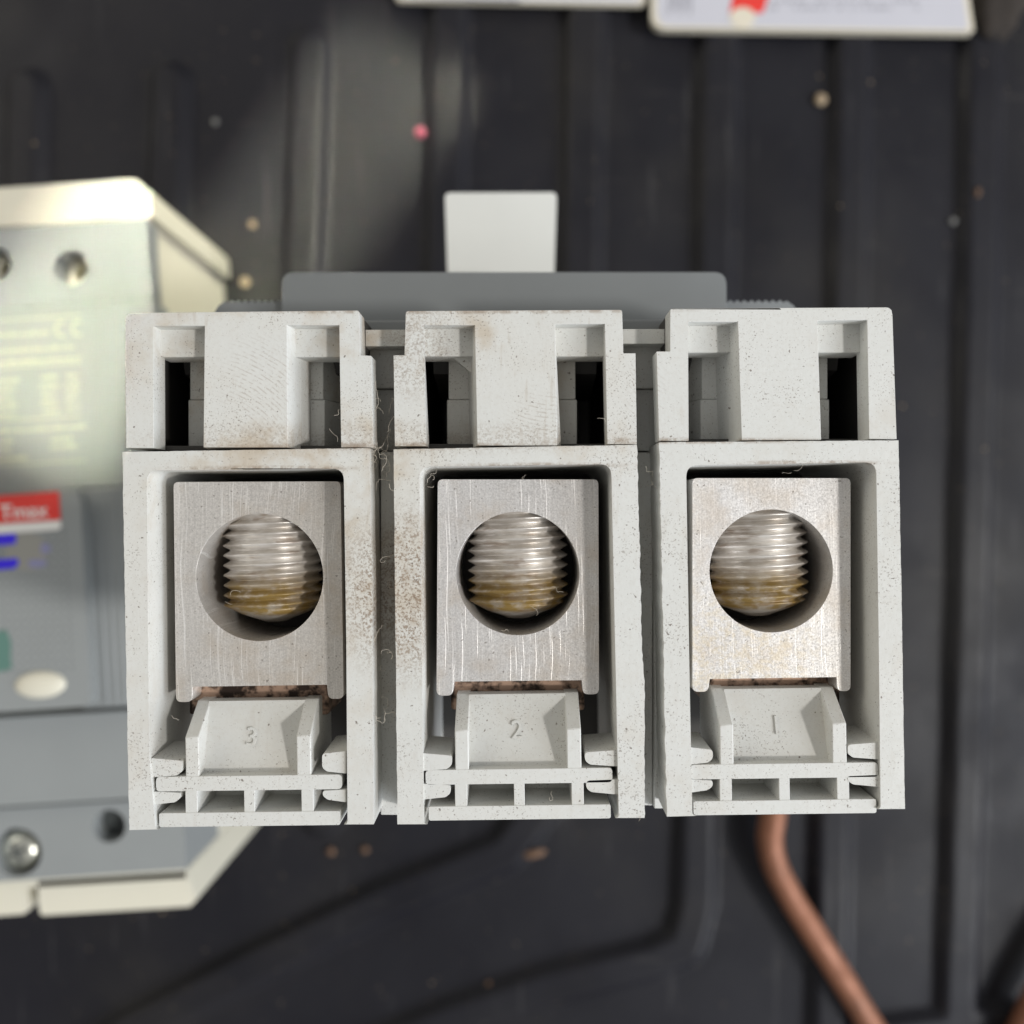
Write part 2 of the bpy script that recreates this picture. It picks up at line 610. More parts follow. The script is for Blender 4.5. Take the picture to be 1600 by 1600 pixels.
EXT = 360
STEP = 1.6
ax = np.arange(-EXT, EXT + STEP / 2, STEP)
X, Y = np.meshgrid(ax, ax)
hmax = np.zeros_like(X)
for poly, w in ribs:
    dmin = np.full_like(X, 1e9)
    for (x0, y0), (x1, y1) in zip(poly[:-1], poly[1:]):
        dx, dy = x1 - x0, y1 - y0
        t = np.clip(((X - x0) * dx + (Y - y0) * dy) / (dx * dx + dy * dy), 0, 1)
        d = np.hypot(X - x0 - t * dx, Y - y0 - t * dy)
        dmin = np.minimum(dmin, d)
    s = np.clip((w + 3.4 - dmin) / 3.4, 0, 1)
    hmax = np.maximum(hmax, s * s * (3 - 2 * s))
rng = np.random.default_rng(3)
wob = 0.18 * np.sin(X / 37 + Y / 61) + 0.15 * np.sin(X / 71 - Y / 43 + 1.3) - 0.33
Z = FLOOR_Z + hmax * (RIB_Z - FLOOR_Z) + wob * (1 - hmax)
n = len(ax)
co = np.stack([X, Y, Z], -1).reshape(-1, 3) * MM
idx = np.arange(n * n).reshape(n, n)
quads = np.stack([idx[:-1, :-1], idx[:-1, 1:], idx[1:, 1:], idx[1:, :-1]], -1).reshape(-1, 4)
me = bpy.data.meshes.new('bed_liner')
me.vertices.add(len(co))
me.vertices.foreach_set('co', co.ravel())
me.loops.add(quads.size)
me.loops.foreach_set('vertex_index', quads.ravel().astype(np.int32))
me.polygons.add(len(quads))
me.polygons.foreach_set('loop_start', np.arange(0, quads.size, 4, dtype=np.int32))
me.polygons.foreach_set('use_smooth', np.ones(len(quads), dtype=bool))
me.update()
me.materials.append(M['liner'])
liner = bpy.data.objects.new('bed_liner_floor', me)
COL.objects.link(liner)
tag(liner, 'black moulded plastic bed liner with raised ribs', 'floor', kind='structure')

# ------------------------------------------------------------------ the upright breaker
BRK = empty('circuit_breaker', (0, 0, 0))
tag(BRK, 'dusty light grey three pole circuit breaker standing on end, terminals facing up', 'circuit breaker')

UP = {   # outlines of the upper housings, photograph pixels on the end face
    3: dict(poly=[(196, 489), (561, 485), (563, 555), (580, 556), (583, 699), (533, 699), (530, 508), (448, 508),
                  (449, 699), (318, 699), (320, 509), (239, 509), (240, 700), (197, 700)]),
    2: dict(poly=[(634, 486), (972, 484), (974, 552), (993, 552), (995, 694), (949, 694), (945, 506), (867, 507),
                  (870, 696), (746, 696), (742, 508), (662, 508), (666, 697), (617, 697), (615, 555), (632, 555)]),
    1: dict(poly=[(1047, 482), (1394, 480), (1401, 686), (1358, 686), (1355, 500), (1277, 501), (1283, 687),
                  (1159, 688), (1153, 503), (1075, 503), (1076, 689), (1030, 689), (1026, 549), (1047, 549)]),
}
BLOCK = {3: (7, 8, 9, 10), 2: (8, 9, 10, 11), 1: (5, 6, 7, 8)}   # corners of the middle block
DEPTH = 45.0


def on(px, py, d):
    return at(px, py, TOP - d)


for k in (3, 2, 1):
    P = pts(UP[k]['poly'], TOP - 0.3)
    cx = sum(P[i][0] for i in BLOCK[k]) / 4
    m = MB()
    B = list(P)
    for i in BLOCK[k]:
        s = 1.0 if P[i][0] > cx else -1.0
        B[i] = (P[i][0] + s * 2.6, P[i][1])
    rr = [0.0] * len(P)
    rr[0] = 0.9 if k == 3 else 0.35
    rr[1] = 0.9 if k == 1 else 0.35
    # the face plate, then only the middle block and a void lining painted dark for shade
    B1 = [(P[i][0] + (B[i][0] - P[i][0]) * 0.3, P[i][1]) for i in range(len(P))]
    m.prism(rounded(P, rr, 3), TOP - 0.3, TOP - 4.4, rounded(B1, rr, 3))
    q4 = [B1[i] for i in BLOCK[k]]
    r4 = [B[i] for i in BLOCK[k]]
    m.prism(q4, TOP - 4.42, TOP - 14, r4)
    m.prism(r4, TOP - 14.02, TOP - DEPTH)
    hs = m.build('pole_housing', M['housing'], BRK, bevel=0.22)
    x_lo, x_hi = min(p[0] for p in P), max(p[0] for p in P)
    y_lo, y_hi = min(p[1] for p in P), max(p[1] for p in P)
    xa_, xb_ = x_lo + 0.5 + (1.3 if k < 3 else 0), x_hi - 0.5 - (1.3 if k > 1 else 0)
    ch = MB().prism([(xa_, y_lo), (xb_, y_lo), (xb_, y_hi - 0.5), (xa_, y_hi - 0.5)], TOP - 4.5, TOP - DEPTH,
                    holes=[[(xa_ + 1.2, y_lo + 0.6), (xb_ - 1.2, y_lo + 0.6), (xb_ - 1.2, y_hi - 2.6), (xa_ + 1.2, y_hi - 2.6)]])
    ch.build('void_shade_lining', M['inner'], hs)
    # the little bridge bars and guide ribs inside the two windows
    b4 = [P[i] for i in BLOCK[k]]
    xs = sorted(set(round(p[0], 3) for p in b4))
    ybar = {3: 558, 2: 557, 1: 551}[k]
    ytop = {3: 506, 2: 505, 1: 500}[k]
    slots = {3: ((239, 320), (448, 531)), 2: ((662, 742), (867, 946)), 1: ((1075, 1153), (1277, 1356))}[k]
    for si, (a, b) in enumerate(slots):
        x0, _ = on(a, ytop, 0)
        x1, _ = on(b, ytop, 0)
        _, yt = on(800, ytop, 0)
        _, yb = on(a, ybar, 3)
        bar = MB().box(x0 - 0.6, x1 + 0.6, yb, yt + 0.8, TOP - 7.5, TOP - 3.0)
        bar.build('bridge_bar', M['housing'], hs, bevel=0.15)
        # guide rib beside the block; its outer flank slopes away into the dark
        rx = {3: ((297, 317), (485, 505)), 2: ((701, 719), (883, 899)), 1: ((1097, 1114), (1279, 1293))}[k][si]
        r0, _ = on(rx[0], 620, 8)
        r1, _ = on(rx[1], 620, 8)
        _, ye = on(800, 699 if k == 3 else 694, 0)
        _, ym = on(800, 624, 8)
        out = -1 if si == 0 else 1
        r0, r1 = (r0, r1 + 1.7) if si == 0 else (r0 - 1.7, r1)
        for ya, yb2, dd in ((yt - 3, ym, 0.0), (ym - 0.05, ye + 0.2, 0.22)):
            t4 = [(r0 - dd * (out < 0), yb2), (r1 + dd * (out > 0), yb2), (r1 + dd * (out > 0), ya), (r0 - dd * (out < 0), ya)]
            wide = 5.0 if (k, si) in ((1, 0), (3, 1)) else 2.1
            q4 = [(x + (wide * out if (x < (r0 + r1) / 2) == (out < 0) else 0), y) for x, y in t4]
            MB().prism(t4, TOP - 8 + dd * 0.3, TOP - (20 if wide > 3 else 40), q4).build('guide_rib', M['housing'], hs, bevel=0.12)
        # sloping shelf just behind the bar
        c0 = x0 + 0.3 if si == 0 else x0 + (x1 - x0) * 0.45
        c1 = x0 + (x1 - x0) * 0.6 if si == 0 else x1 - 0.3
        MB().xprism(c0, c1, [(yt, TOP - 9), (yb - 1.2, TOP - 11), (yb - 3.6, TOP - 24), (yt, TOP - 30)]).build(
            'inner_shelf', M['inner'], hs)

FR = {   # terminal frames: outer left top, outer right top..., traced round the inverted U
    3: dict(outer=[(191, 706), (577, 700), (581, 900), (584, 1288)], inner=[(543, 1288), (541, 1000), (537, 732), (229, 735), (233, 1180), (243, 1296)], end=(202, 1297)),
    2: dict(outer=[(615, 702), (995, 695), (1000, 860), (1003, 1010), (1008, 1085), (1007, 1278)], inner=[(967, 1278), (961, 1000), (955, 725), (655, 729), (660, 1090), (662, 1288)], end=(621, 1288)),
    1: dict(outer=[(1030, 691), (1404, 688), (1409, 950), (1414, 1264)], inner=[(1376, 1264), (1373, 1000), (1369, 722), (1072, 727), (1078, 1090), (1082, 1275)], end=(1042, 1276)),
}
LUG = {
    3: dict(box=[(271, 753), (532, 752), (537, 1092), (275, 1097)], notch=[(511, 1070), (301, 1073)], legs=[(513, 1092), (300, 1097)], bore=(405.5, 902, 100), mat='lug_a'),
    2: dict(box=[(684, 749), (935, 749), (936, 1085), (682, 1087)], notch=[(909, 1063), (709, 1065)], legs=[(911, 1085), (707, 1087)], bore=(809, 896, 96.5), mat='lug_b'),
    1: dict(box=[(1082, 747), (1329, 747), (1329, 1080), (1082, 1081)], notch=[(1307, 1058), (1109, 1061)], legs=[(1308, 1080), (1106, 1081)], bore=(1205, 892, 96), mat='lug_c'),
}
TABS = {
    3: [((236, 284), (1185, 1212), 1, 1), ((236, 281), (1237, 1254), 1, 0), ((541, 503), (1174, 1206), -1, 1), ((541, 504), (1234, 1250), -1, 0)],
    2: [((659, 706), (1177, 1202), 1, 1), ((659, 704), (1225, 1246), 1, 0), ((966, 914), (1172, 1195), -1, 1), ((966, 916), (1218, 1238), -1, 0)],
    1: [((1079, 1114), (1168, 1192), 1, 1), ((1079, 1114), (1218, 1235), 1, 0), ((1375, 1325), (1160, 1184), -1, 1), ((1375, 1325), (1211, 1226), -1, 0)],
}
CLIP = {3: (388.5, 1212, '3', (394.5, 1152)), 2: (810.5, 1201.5, '2', (808, 1141)), 1: (1225, 1193, '1', (1212, 1134))}


def thread_mesh(radius, depth, pitch, y0, y1, tip_y):
    """screw along y with a real helical thread, domed point at tip_y"""
    nt = 72
    per = 10
    rows = int((y1 - y0) / pitch * per) + 1
    v, f = [], []
    for i in range(rows):
        y = y0 + (y1 - y0) * i / (rows - 1)
        for j in range(nt):
            a = 2 * math.pi * j / nt
            ph = ((y / pitch) - j / nt) % 1.0
            tri = abs(ph * 2 - 1)
            r = radius - depth * min(1, max(0, (tri - 0.04) * 1.08))
            if y < y0 + 0.5:
                r = min(r, radius - depth * (1 - (y - y0) / 0.5) * 0.9)
            v.append((r * math.sin(a), y, r * math.cos(a)))
    for i in range(rows - 1):
        for j in range(nt):
            q = (j + 1) % nt
            f.append((i * nt + j, i * nt + q, (i + 1) * nt + q, (i + 1) * nt + j))
    base = 0
    prev = 0
    steps = [(radius - depth, y0), (radius * 0.66, y0 - (y0 - tip_y) * 0.40), (radius * 0.36, y0 - (y0 - tip_y) * 0.80), (radius * 0.22, tip_y)]
    for r, y in steps[1:]:
        s = len(v)
        for j in range(nt):
            a = 2 * math.pi * j / nt
            v.append((r * math.sin(a), y, r * math.cos(a)))
        for j in range(nt):
            q = (j + 1) % nt
            f.append((s + j, s + q, prev + q, prev + j))
        prev = s
    f.append(tuple(range(prev, prev + nt)))
    f.append(tuple((rows - 1) * nt + j for j in range(nt))[::-1])
    return v, f


def text_mesh(body, name, size_mm, mat, extrude=0.06, bold=0.0):
    cu = bpy.data.curves.new(name, 'FONT')
    cu.body = body
    cu.size = size_mm * MM
    cu.extrude = extrude * MM
    cu.offset = bold * MM
    cu.align_x = 'CENTER'
    cu.align_y = 'CENTER'
    cu.resolution_u = 4
    tmp = bpy.data.objects.new(name + '_curve', cu)
    COL.objects.link(tmp)
    bpy.context.view_layer.update()
    dg = bpy.context.evaluated_depsgraph_get()
    me = bpy.data.meshes.new_from_object(tmp.evaluated_get(dg))
    bpy.data.objects.remove(tmp)
    bpy.data.curves.remove(cu)
    me.name = name
    me.materials.clear()
    me.materials.append(mat)
    o = bpy.data.objects.new(name, me)
    COL.objects.link(o)
    return o


for k in (3, 2, 1):
    fr = FR[k]
    O = pts(fr['outer'], TOP)
    I = pts(fr['inner'], TOP)
    E = at(*fr['end'], TOP)
    poly, rad = [], []
    rough_r = 0.075 if k == 2 else 0.025
    rough_l = 0.07 if k == 1 else 0.03
    loop = []
    for i in range(len(O) - 1):
        seg = ragged(O[i], O[i + 1], 0.55, 0.02 if i == 0 else rough_r)
        loop += seg
    loop.append(O[-1])
    inner = rounded(I, [0.5, 0, 1.6, 1.6, 0, 0.5], 6)
    loop += inner
    loop += ragged(E, O[0], 0.55, rough_l)
    m = MB().prism(loop, TOP, TOP - DEPTH - 0.5)
    fo = m.build('terminal_frame', M['housing'], BRK, bevel=0.16)
    # hook tabs that hold the clip
    for (xa, xb), (ya, yb), s, upper in TABS[k]:
        p = [on(xa, ya, 0.4), on(xb, ya + (4 if upper else 2), 0.4), on(xb, yb - 6, 0.4), on(xb - s * 8, yb, 0.4), on(xa, yb + (3 if upper else 4), 0.4)]
        q = [(x, y + (0.3 if (upper and i < 2) else 0)) for i, (x, y) in enumerate(p)]
        rr = [0, 0.5, 0.8, 0.8, 0]
        MB().prism(rounded(p, rr, 3), TOP - 0.5, TOP - 9, rounded(q, rr, 3)).build('hook_tab', M['housing'], fo, bevel=0.18)
    # dark back of the chamber
    x0, y0 = at(*fr['inner'][3], TOP)
    x1, y1 = at(*fr['inner'][0], TOP)
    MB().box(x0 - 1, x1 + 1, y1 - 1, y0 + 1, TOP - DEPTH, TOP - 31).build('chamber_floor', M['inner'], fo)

    # cable lug
    lg = LUG[k]
    d = 4.3
    Bx = pts(lg['box'], TOP - d)
    N = pts(lg['notch'], TOP - d)
    G = pts(lg['legs'], TOP - d)
    outline = rounded([Bx[0], Bx[1], Bx[2], G[0], N[0], N[1], G[1], Bx[3]], [0.7, 0.7, 0.8, 0.8, 0.1, 0.1, 0.8, 0.8], 4)
    bx, by = at(lg['bore'][0], lg['bore'][1], TOP - d)
    br = lg['bore'][2] * (H - TOP + d) / F_PX
    m = MB().prism(outline, TOP - d, TOP - d - 15.5, holes=[circle(bx, by, br, 72)])
    lo = m.build('cable_lug', M[lg['mat']], BRK, bevel=0.14, smooth=40)
    tag(lo, {3: 'dull scratched metal cable lug in the pole marked 3', 2: 'brushed metal cable lug in the pole marked 2',
             1: 'brightest metal cable lug with a painted golden sheen, in the pole marked 1'}[k])
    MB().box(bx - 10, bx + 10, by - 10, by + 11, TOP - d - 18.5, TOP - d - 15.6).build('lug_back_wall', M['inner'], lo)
    # clamping screw across the bore
    v, f = thread_mesh(7.4, 1.1, 1.45, -4.9, 11.5, -7.0)
    me = bpy.data.meshes.new('clamp_screw')
    me.from_pydata([tuple(c * MM for c in p) for p in v], [], f)
    bm = bmesh.new()
    bm.from_mesh(me)
    bmesh.ops.recalc_face_normals(bm, faces=bm.faces)
    bm.to_mesh(me)
    bm.free()
    me.polygons.foreach_set('use_smooth', [True] * len(me.polygons))
    me.materials.append(mat_screw('screw_metal_%d' % k, k * 3.1))
    so = bpy.data.objects.new('clamp_screw', me)
    COL.objects.link(so)
    so.location = (bx * MM, by * MM, (TOP - 12.4) * MM)
    so.rotation_euler = (0, R(40 * k), R(0.9))
    so.parent = lo
    # busbar end seen below the lug
    n0 = on(lg['notch'][1][0] - 4, lg['notch'][1][1] - 30, 8.5)
    n1 = on(lg['notch'][0][0] + 4, lg['notch'][0][1] + 46, 8.5)
    MB().box(n0[0], n1[0], n1[1], n0[1], TOP - 30, TOP - 8).build('busbar_end', M['busbar'], BRK, bevel=0.4)

    # retaining clip
    cx, cy, digit, dpx = CLIP[k]
    ox, oy = on(cx, cy, 0.5)
    MW = Matrix.Translation((ox, oy, TOP)) @ Matrix.Rotation(R(0.9), 4, 'Z')
    ladder = MB()
    ladder.prism(rounded([(-12.65, -2.0), (12.65, -2.0), (12.65, 0), (-12.65, 0)], 0.6, 4), -0.5, -9)
    c = ladder.build('terminal_clip', M['housing'], BRK, bevel=0.16, mw=MW)
    MB().prism(rounded([(-12.3, -6.85), (12.35, -6.85), (12.35, -4.95), (-12.3, -4.95)], 0.3, 3), -0.5, -10).build('foot_bar', M['housing'], c, bevel=0.16, mw=MW)
    for x0, x1 in ((-8.7, -7.05), (-0.7, 0.75), (7.1, 8.75)):
        MB().box(x0, x1, -5.1, -1.9, -10, -0.56).build('post', M['housing'], c, bevel=0.1, mw=MW)
    MB().box(-8.6, 8.6, -5.2, -1.6, -10.5, -8.2).build('back_web', M['housing'], c, mw=MW)
    for s in (-1, 1):
        a, b = (-8.6, -6.75) if s < 0 else (6.55, 8.5)
        MB().xprism(a, b, [(-0.3, -0.55), (5.3, -0.55), (9.3, -5.6), (9.3, -14), (-0.3, -14)]).build('side_wall', M['housing'], c, bevel=0.14, mw=MW)
    pl = MB().xprism(-6.9, 6.7, [(-0.4, -2.2), (9.22, -5.2), (9.22, -7.4), (-0.4, -6)]).build('number_plate', M['housing'], c, mw=MW)
    dg_o = text_mesh(digit, 'digit', 3.6, M['housing'], 0.24, 0.0)
    slope = math.atan2(3.0, 9.62)
    dx, dy = on(dpx[0], dpx[1], 3.9)
    dl = MW.inverted() @ Vector((dx, dy, TOP))
    zz = -2.2 - (dl.y + 0.4) * 3.0 / 9.62
    dg_o.matrix_world = Matrix.Scale(MM, 4) @ MW @ Matrix.Translation((dl.x, dl.y, zz + 0.02)) @ Matrix.Rotation(-slope, 4, 'X') @ Matrix.Scale(1 / MM, 4)
    dg_o.parent = c

# webs in the channels between the poles
for (xa, xb, ybr, key) in ((560, 636, (515, 541), 'a'), (968, 1050, (514, 537), 'b')):
    p0 = on(xa, ybr[0], 5)
    p1 = on(xb, ybr[1], 5)
    MB().box(p0[0], p1[0], p1[1], p0[1], TOP - 8, TOP - 5).build('bridge_bar', M['housing'], BRK, bevel=0.12)
    a0, a1 = on(xa, 530, 9), on(xb, 607, 9)
    MB().box(a0[0], a1[0], a1[1], a0[1], TOP - 44, TOP - 8.6).build('channel_web', M['housing'], BRK, bevel=0.1)
    a0, a1 = on(xa, 607, 9), on(xb, 704, 9)
    MB().box(a0[0], a1[0], a1[1], a0[1] - 0.1, TOP - 44, TOP - 9.6).build('channel_web', M['housing'], BRK, bevel=0.1)
    xm = {'a': 595, 'b': 1021}[key]
    yb = {'a': 1272, 'b': 1262}[key]
    b0, b1, b2 = on(xa, 706, 8), on(xm, yb, 8), on(xb, yb, 8)
    MB().box(b0[0], b1[0], b1[1], b0[1], TOP - 44, TOP - 9.0).build('channel_web', M['housing'], BRK, bevel=0.1)
    MB().box(b1[0] + 0.06, b2[0], b2[1], b0[1], TOP - 44, TOP - 7.6).build('channel_web', M['housing'], BRK, bevel=0.1)

# body below the terminals, grey cover, grips and toggle
bl, bt = on(206, 520, 0)
brr, bb = on(1392, 1262, 0)
MB().box(bl, brr, bb, bt, 0.0, TOP - DEPTH - 0.6).build('body', M['housing'], BRK, bevel=0.5)
c0 = on(240, 500, 10)
c1 = on(1360, 540, 10)
cover = MB().box(c0[0] + 2, c1[0] - 2, c1[1], c0[1], 4, TOP - 10).build('front_cover', M['cover'], BRK, bevel=0.4)
D2 = 38.0


def grip(px0, px1, flip):
    top = []
    x0, yv = on(px0, 471, D2)
    x1, _ = on(px1, 471, D2)
    base = c0[1] - 1
    nteeth = 11
    w = (x1 - x0)
    prof = []
    for i in range(nteeth * 4 + 1):
        t = i / (nteeth * 4)
        y = yv + 0.26 * math.cos(t * nteeth * 2 * math.pi)
        edge = t if not flip else 1 - t
        if edge < 0.2:
            y = yv - 3.2 * (1 - edge / 0.2) ** 2 + (y - yv) * 0.3
        prof.append((x0 + w * t, y))
    return MB().prism([(x0, base)] + prof + [(x1, base)], TOP - D2, 60).build('ribbed_grip', M['cover'], cover, bevel=0)


grip(330, 446, False)
grip(1130, 1252, True)
q = [on(440, 425, 36), on(1135, 425, 36), on(1135, 520, 36), on(440, 520, 36)]
MB().prism(rounded(q, [2.2, 2.2, 0, 0], 5), TOP - 36, 45).build('raised_panel', M['cover'], cover, bevel=0.5)
t0, t1 = on(695, 301, 86), on(870, 420, 86)
tp = rounded([(t0[0], t0[1]), (t1[0], t0[1]), (t1[0] - 0.8, t1[1] - 8), (t0[0] + 0.8, t1[1] - 8)], [1.3, 1.3, 0, 0], 5)
MB().prism(tp, TOP - 86, TOP - 102).build('toggle', M['toggle'], BRK, bevel=0.8, seg=3)

# ------------------------------------------------------------------ the breaker lying on its back, left
NB = empty('circuit_breaker', (-150, 0, 0))
tag(NB, 'cream and grey circuit breaker lying face up beside the standing one, red label on it', 'circuit breaker')


def nprism(seq, z1, z0, name, mat, parent=NB, rads=0, bevel=0.4, holes=(), bottom=None):
    p = pts(seq, z1)
    if rads:
        p = rounded(p, rads, 5)
    hs = [circle(*at(hx, hy, z1), hr * (H - z1) / F_PX, 40) for hx, hy, hr in holes]
    return MB().prism(p, z1, z0, holes=hs).build(name, mat, parent, bevel=bevel)


XL = -420
# end wall at the far end, standing a little proud of the sides
nprism([(XL, 322), (212, 279), (236, 300), (238, 338), (XL, 382)], 69, 0, 'end_wall', M['cream'], rads=[0, 3, 3, 0, 0], bevel=0.8)
nb_body = nprism([(XL, 384), (230, 340), (291, 1372), (XL, 1415)], 67.0, 0, 'body', M['cream'], bevel=0, holes=[(110 + 6, 419 + 4, 30), (-10 + 6, 412 + 4, 30), (171 + 6, 1291 - 5, 30), (27 + 7, 1332 - 5, 42)])
nprism([(234, 348), (242, 347), (302, 1368), (292, 1369)], 60, 0, 'side_ledge', M['cream'], nb_body, bevel=0.5)
nprism([(256, 352), (266, 352), (322, 1362), (312, 1362)], 46, 0, 'side_ledge', M['cream'], nb_body, bevel=0.5)
nprism([(58, 1377), (292, 1362), (306, 1408), (296, 1417), (62, 1431)], 67, 0, 'foot_wall', M['cream'], rads=[1, 0, 1, 2, 1.5], bevel=0.7)
nprism([(XL, 1412), (40, 1379), (44, 1428), (XL, 1462)], 66, 0, 'foot_wall', M['cream'], rads=[0, 1, 2, 0], bevel=0.8)
# grey cover: two end plates with screw holes
n_end = nprism([(XL, 386), (229, 342), (236, 466), (XL, 510)], 72, 65, 'cover_end', M['cover2'], bevel=0, holes=[(110, 419, 27), (-10, 412, 27)])
n_low = nprism([(XL, 1290), (284, 1246), (292, 1358), (XL, 1406)], 72, 45, 'cover_end', M['cover2'], bevel=0, holes=[(171, 1291, 26), (27, 1332, 38)])
# collar round the far screw hole
for hx, hy in ((110, 419), (-10, 412)):
    cx, cy = at(hx, hy, 72)
    MB().prism(circle(cx, cy, 4.65, 40), 64.0, 40, holes=[circle(cx, cy, 3.2, 32)]).build('screw_collar', M['cream'], n_end, bevel=0.2)
# label panel, raised middle, grips, lower panel
nprism([(XL, 511), (236, 467), (252, 756), (XL, 800)], 73.2, 60, 'label_panel', M['cover2'], bevel=0.7)
n_mid = nprism([(XL, 800), (118, 764), (126, 780), (141, 1092), (134, 1104), (XL, 1142)], 84, 60, 'raised_panel', M['cover2'], rads=[0, 2, 2, 2, 2, 0], bevel=0.9)
nprism([(110, 766), (243, 757), (262, 1100), (128, 1108)], 79.5, 60, 'grip_shoulder', M['cover2'], bevel=0.6)
for i in range(7):
    a = 146 + i * 14
    nprism([(a, 766), (a + 6, 765.6), (a + 24, 1100), (a + 18, 1100.4)], 80.05, 70, 'grip_rib', M['cover2'], n_mid, bevel=0.35)
nprism([(XL, 1146), (265, 1106), (272, 1244), (XL, 1288)], 76, 60, 'lower_panel', M['cover2'], bevel=0.7)
# red label with its lettering
ANG = R(3.4)
red = nprism([(-90, 781), (91, 768), (94, 812), (-90, 824)], 84.35, 83.5, 'red_label', M['red'], n_mid, bevel=0)
nprism([(-90, 825), (94, 813), (95, 824), (90, 828), (-90, 840)], 84.30, 83.5, 'white_label_edge', M['white'], n_mid, bevel=0)
tx = text_mesh('Tmax', 'lettering', 5.6, M['white'], 0.05, 0.06)
p = at(37, 800, 84.35)
tx.location = (p[0] * MM, p[1] * MM, 84.40 * MM)
tx.rotation_euler = (0, 0, ANG)
tx.parent = red
# smears of blue ink and a rubbed patch
p = at(42, 862, 84)
MB().prism(circle(p[0], p[1], 5.6, 40, 5.2), 84.06, 83.5).build('rubbed_patch', M['residue'], n_mid)


def blob(px, py, w, h, name, mat, z):
    c = at(px, py, 84)
    s = (H - 84) / F_PX
    o = []
    for i in range(36):
        a = 2 * math.pi * i / 36
        e = 1 + 0.07 * math.sin(3 * a + px) + 0.05 * math.sin(7 * a + py)
        cs, sn = math.cos(a), math.sin(a)
        x = w / 2 * s * e * math.copysign(abs(cs) ** 0.55, cs)
        y = h / 2 * s * e * math.copysign(abs(sn) ** 0.55, sn)
        o.append((c[0] + x * math.cos(ANG) - y * math.sin(ANG), c[1] + x * math.sin(ANG) + y * math.cos(ANG)))
    MB().prism(o, z, 83.6).build(name, mat, n_mid)


blob(5, 843, 44, 17, 'ink_mark', M['blue'], 84.14)
blob(6, 881, 46, 16, 'ink_mark', M['blue'], 84.14)
blob(71, 857, 15, 15, 'ink_smear', M['violet'], 84.13)
blob(58, 880, 28, 12, 'ink_smear', M['violet'], 84.12)
# grid of small pits on the panel
dots = MB()
for r in range(17):
    for cidx in range(9):
        px, py = 0 + cidx * 12.6 + r * 0.75, 838 + r * 13.2 - cidx * 0.8
        if math.hypot(px - 42, (py - 862) * 1.05) < 37 or py > 1052:
            continue
        c = at(px, py, 84)
        dots.prism(circle(c[0], c[1], 0.30, 6), 84.05, 83.7)
tag(dots.build('pit_grid', M['dot'], n_mid, smooth=0), kind='stuff')
# cream oval push button: domed
c = at(63, 1070, 84)
v, f = [], []
for i in range(8):
    t = i / 7
    r = math.cos(t * math.pi / 2 * 0.98)
    for j in range(40):
        a = 2 * math.pi * j / 40
        x, y = 7.1 * r * math.cos(a), 3.75 * r * math.sin(a)
        v.append((c[0] + x * math.cos(ANG) - y * math.sin(ANG), c[1] + x * math.sin(ANG) + y * math.cos(ANG), 83.6 + 2.2 * math.sin(t * math.pi / 2)))
for i in range(7):
    for j in range(40):
        q = (j + 1) % 40
        f.append((i * 40 + j, i * 40 + q, (i + 1) * 40 + q, (i + 1) * 40 + j))
f.append(tuple(range(280, 320)))
mb = MB()
mb.v, mb.f = v, f
mb.build('push_button', M['cream'], n_mid, smooth=60)
blob(-8, 1018, 54, 62, 'teal_lens', M['teal'], 84.2)
# print on the label panel: rules and rows of tiny print
pr = MB()


def bar(px0, px1, py, h):
    a, b = at(px0, py, 73.3), at(px1, py - (px1 - px0) * 0.06, 73.3)
    s = h * (H - 73) / F_PX
    pr.prism([(a[0], a[1]), (b[0], b[1]), (b[0], b[1] + s), (a[0], a[1] + s)], 73.26, 72.9)


for py in (503, 577, 660, 730):
    bar(-160, 134 if py > 700 else 126, py - (126 - 0) * 0.0 + 8, 2.2)
rows = [(518, -160, 76), (543, -160, 118), (561, -160, 126), (590, -160, 30), (603, -160, 24), (616, -160, 20), (629, -160, 26), (642, -160, 24),
        (588, 64, 90), (602, 62, 92), (615, 66, 88), (628, 64, 90), (641, 66, 92), (588, 104, 122), (601, 102, 124), (613, 104, 122), (625, 102, 124), (638, 104, 126),
        (668, -160, 134), (684, -160, 22), (697, -160, 18), (712, -160, 44), (686, 80, 112), (698, 78, 120)]
for py, a, b in rows:
    x = a
    while x < b:
        w = random.uniform(2.5, 7)
        bar(x, min(x + w, b), py + 9 - x * 0.06 * 1.0, random.uniform(4, 7.5))
        x += w + random.uniform(1.2, 3)
tag(pr.build('label_print', M['print'], NB, smooth=0), kind='stuff')
# certification mark as seen: two open arcs
for cxp, rr in ((96, 10), (122, 10)):
    c = at(cxp, 514 - (cxp - 96) * 0.06, 73.3)
    arc_o = [(c[0] + 2.0 * math.cos(a), c[1] + 2.3 * math.sin(a)) for a in np.linspace(R(60), R(300), 16)]
    arc_i = [(c[0] + 1.3 * math.cos(a), c[1] + 1.6 * math.sin(a)) for a in np.linspace(R(300), R(60), 16)]
    MB().prism(arc_o + arc_i, 73.27, 72.9).build('printed_mark', M['print'], NB, smooth=0)
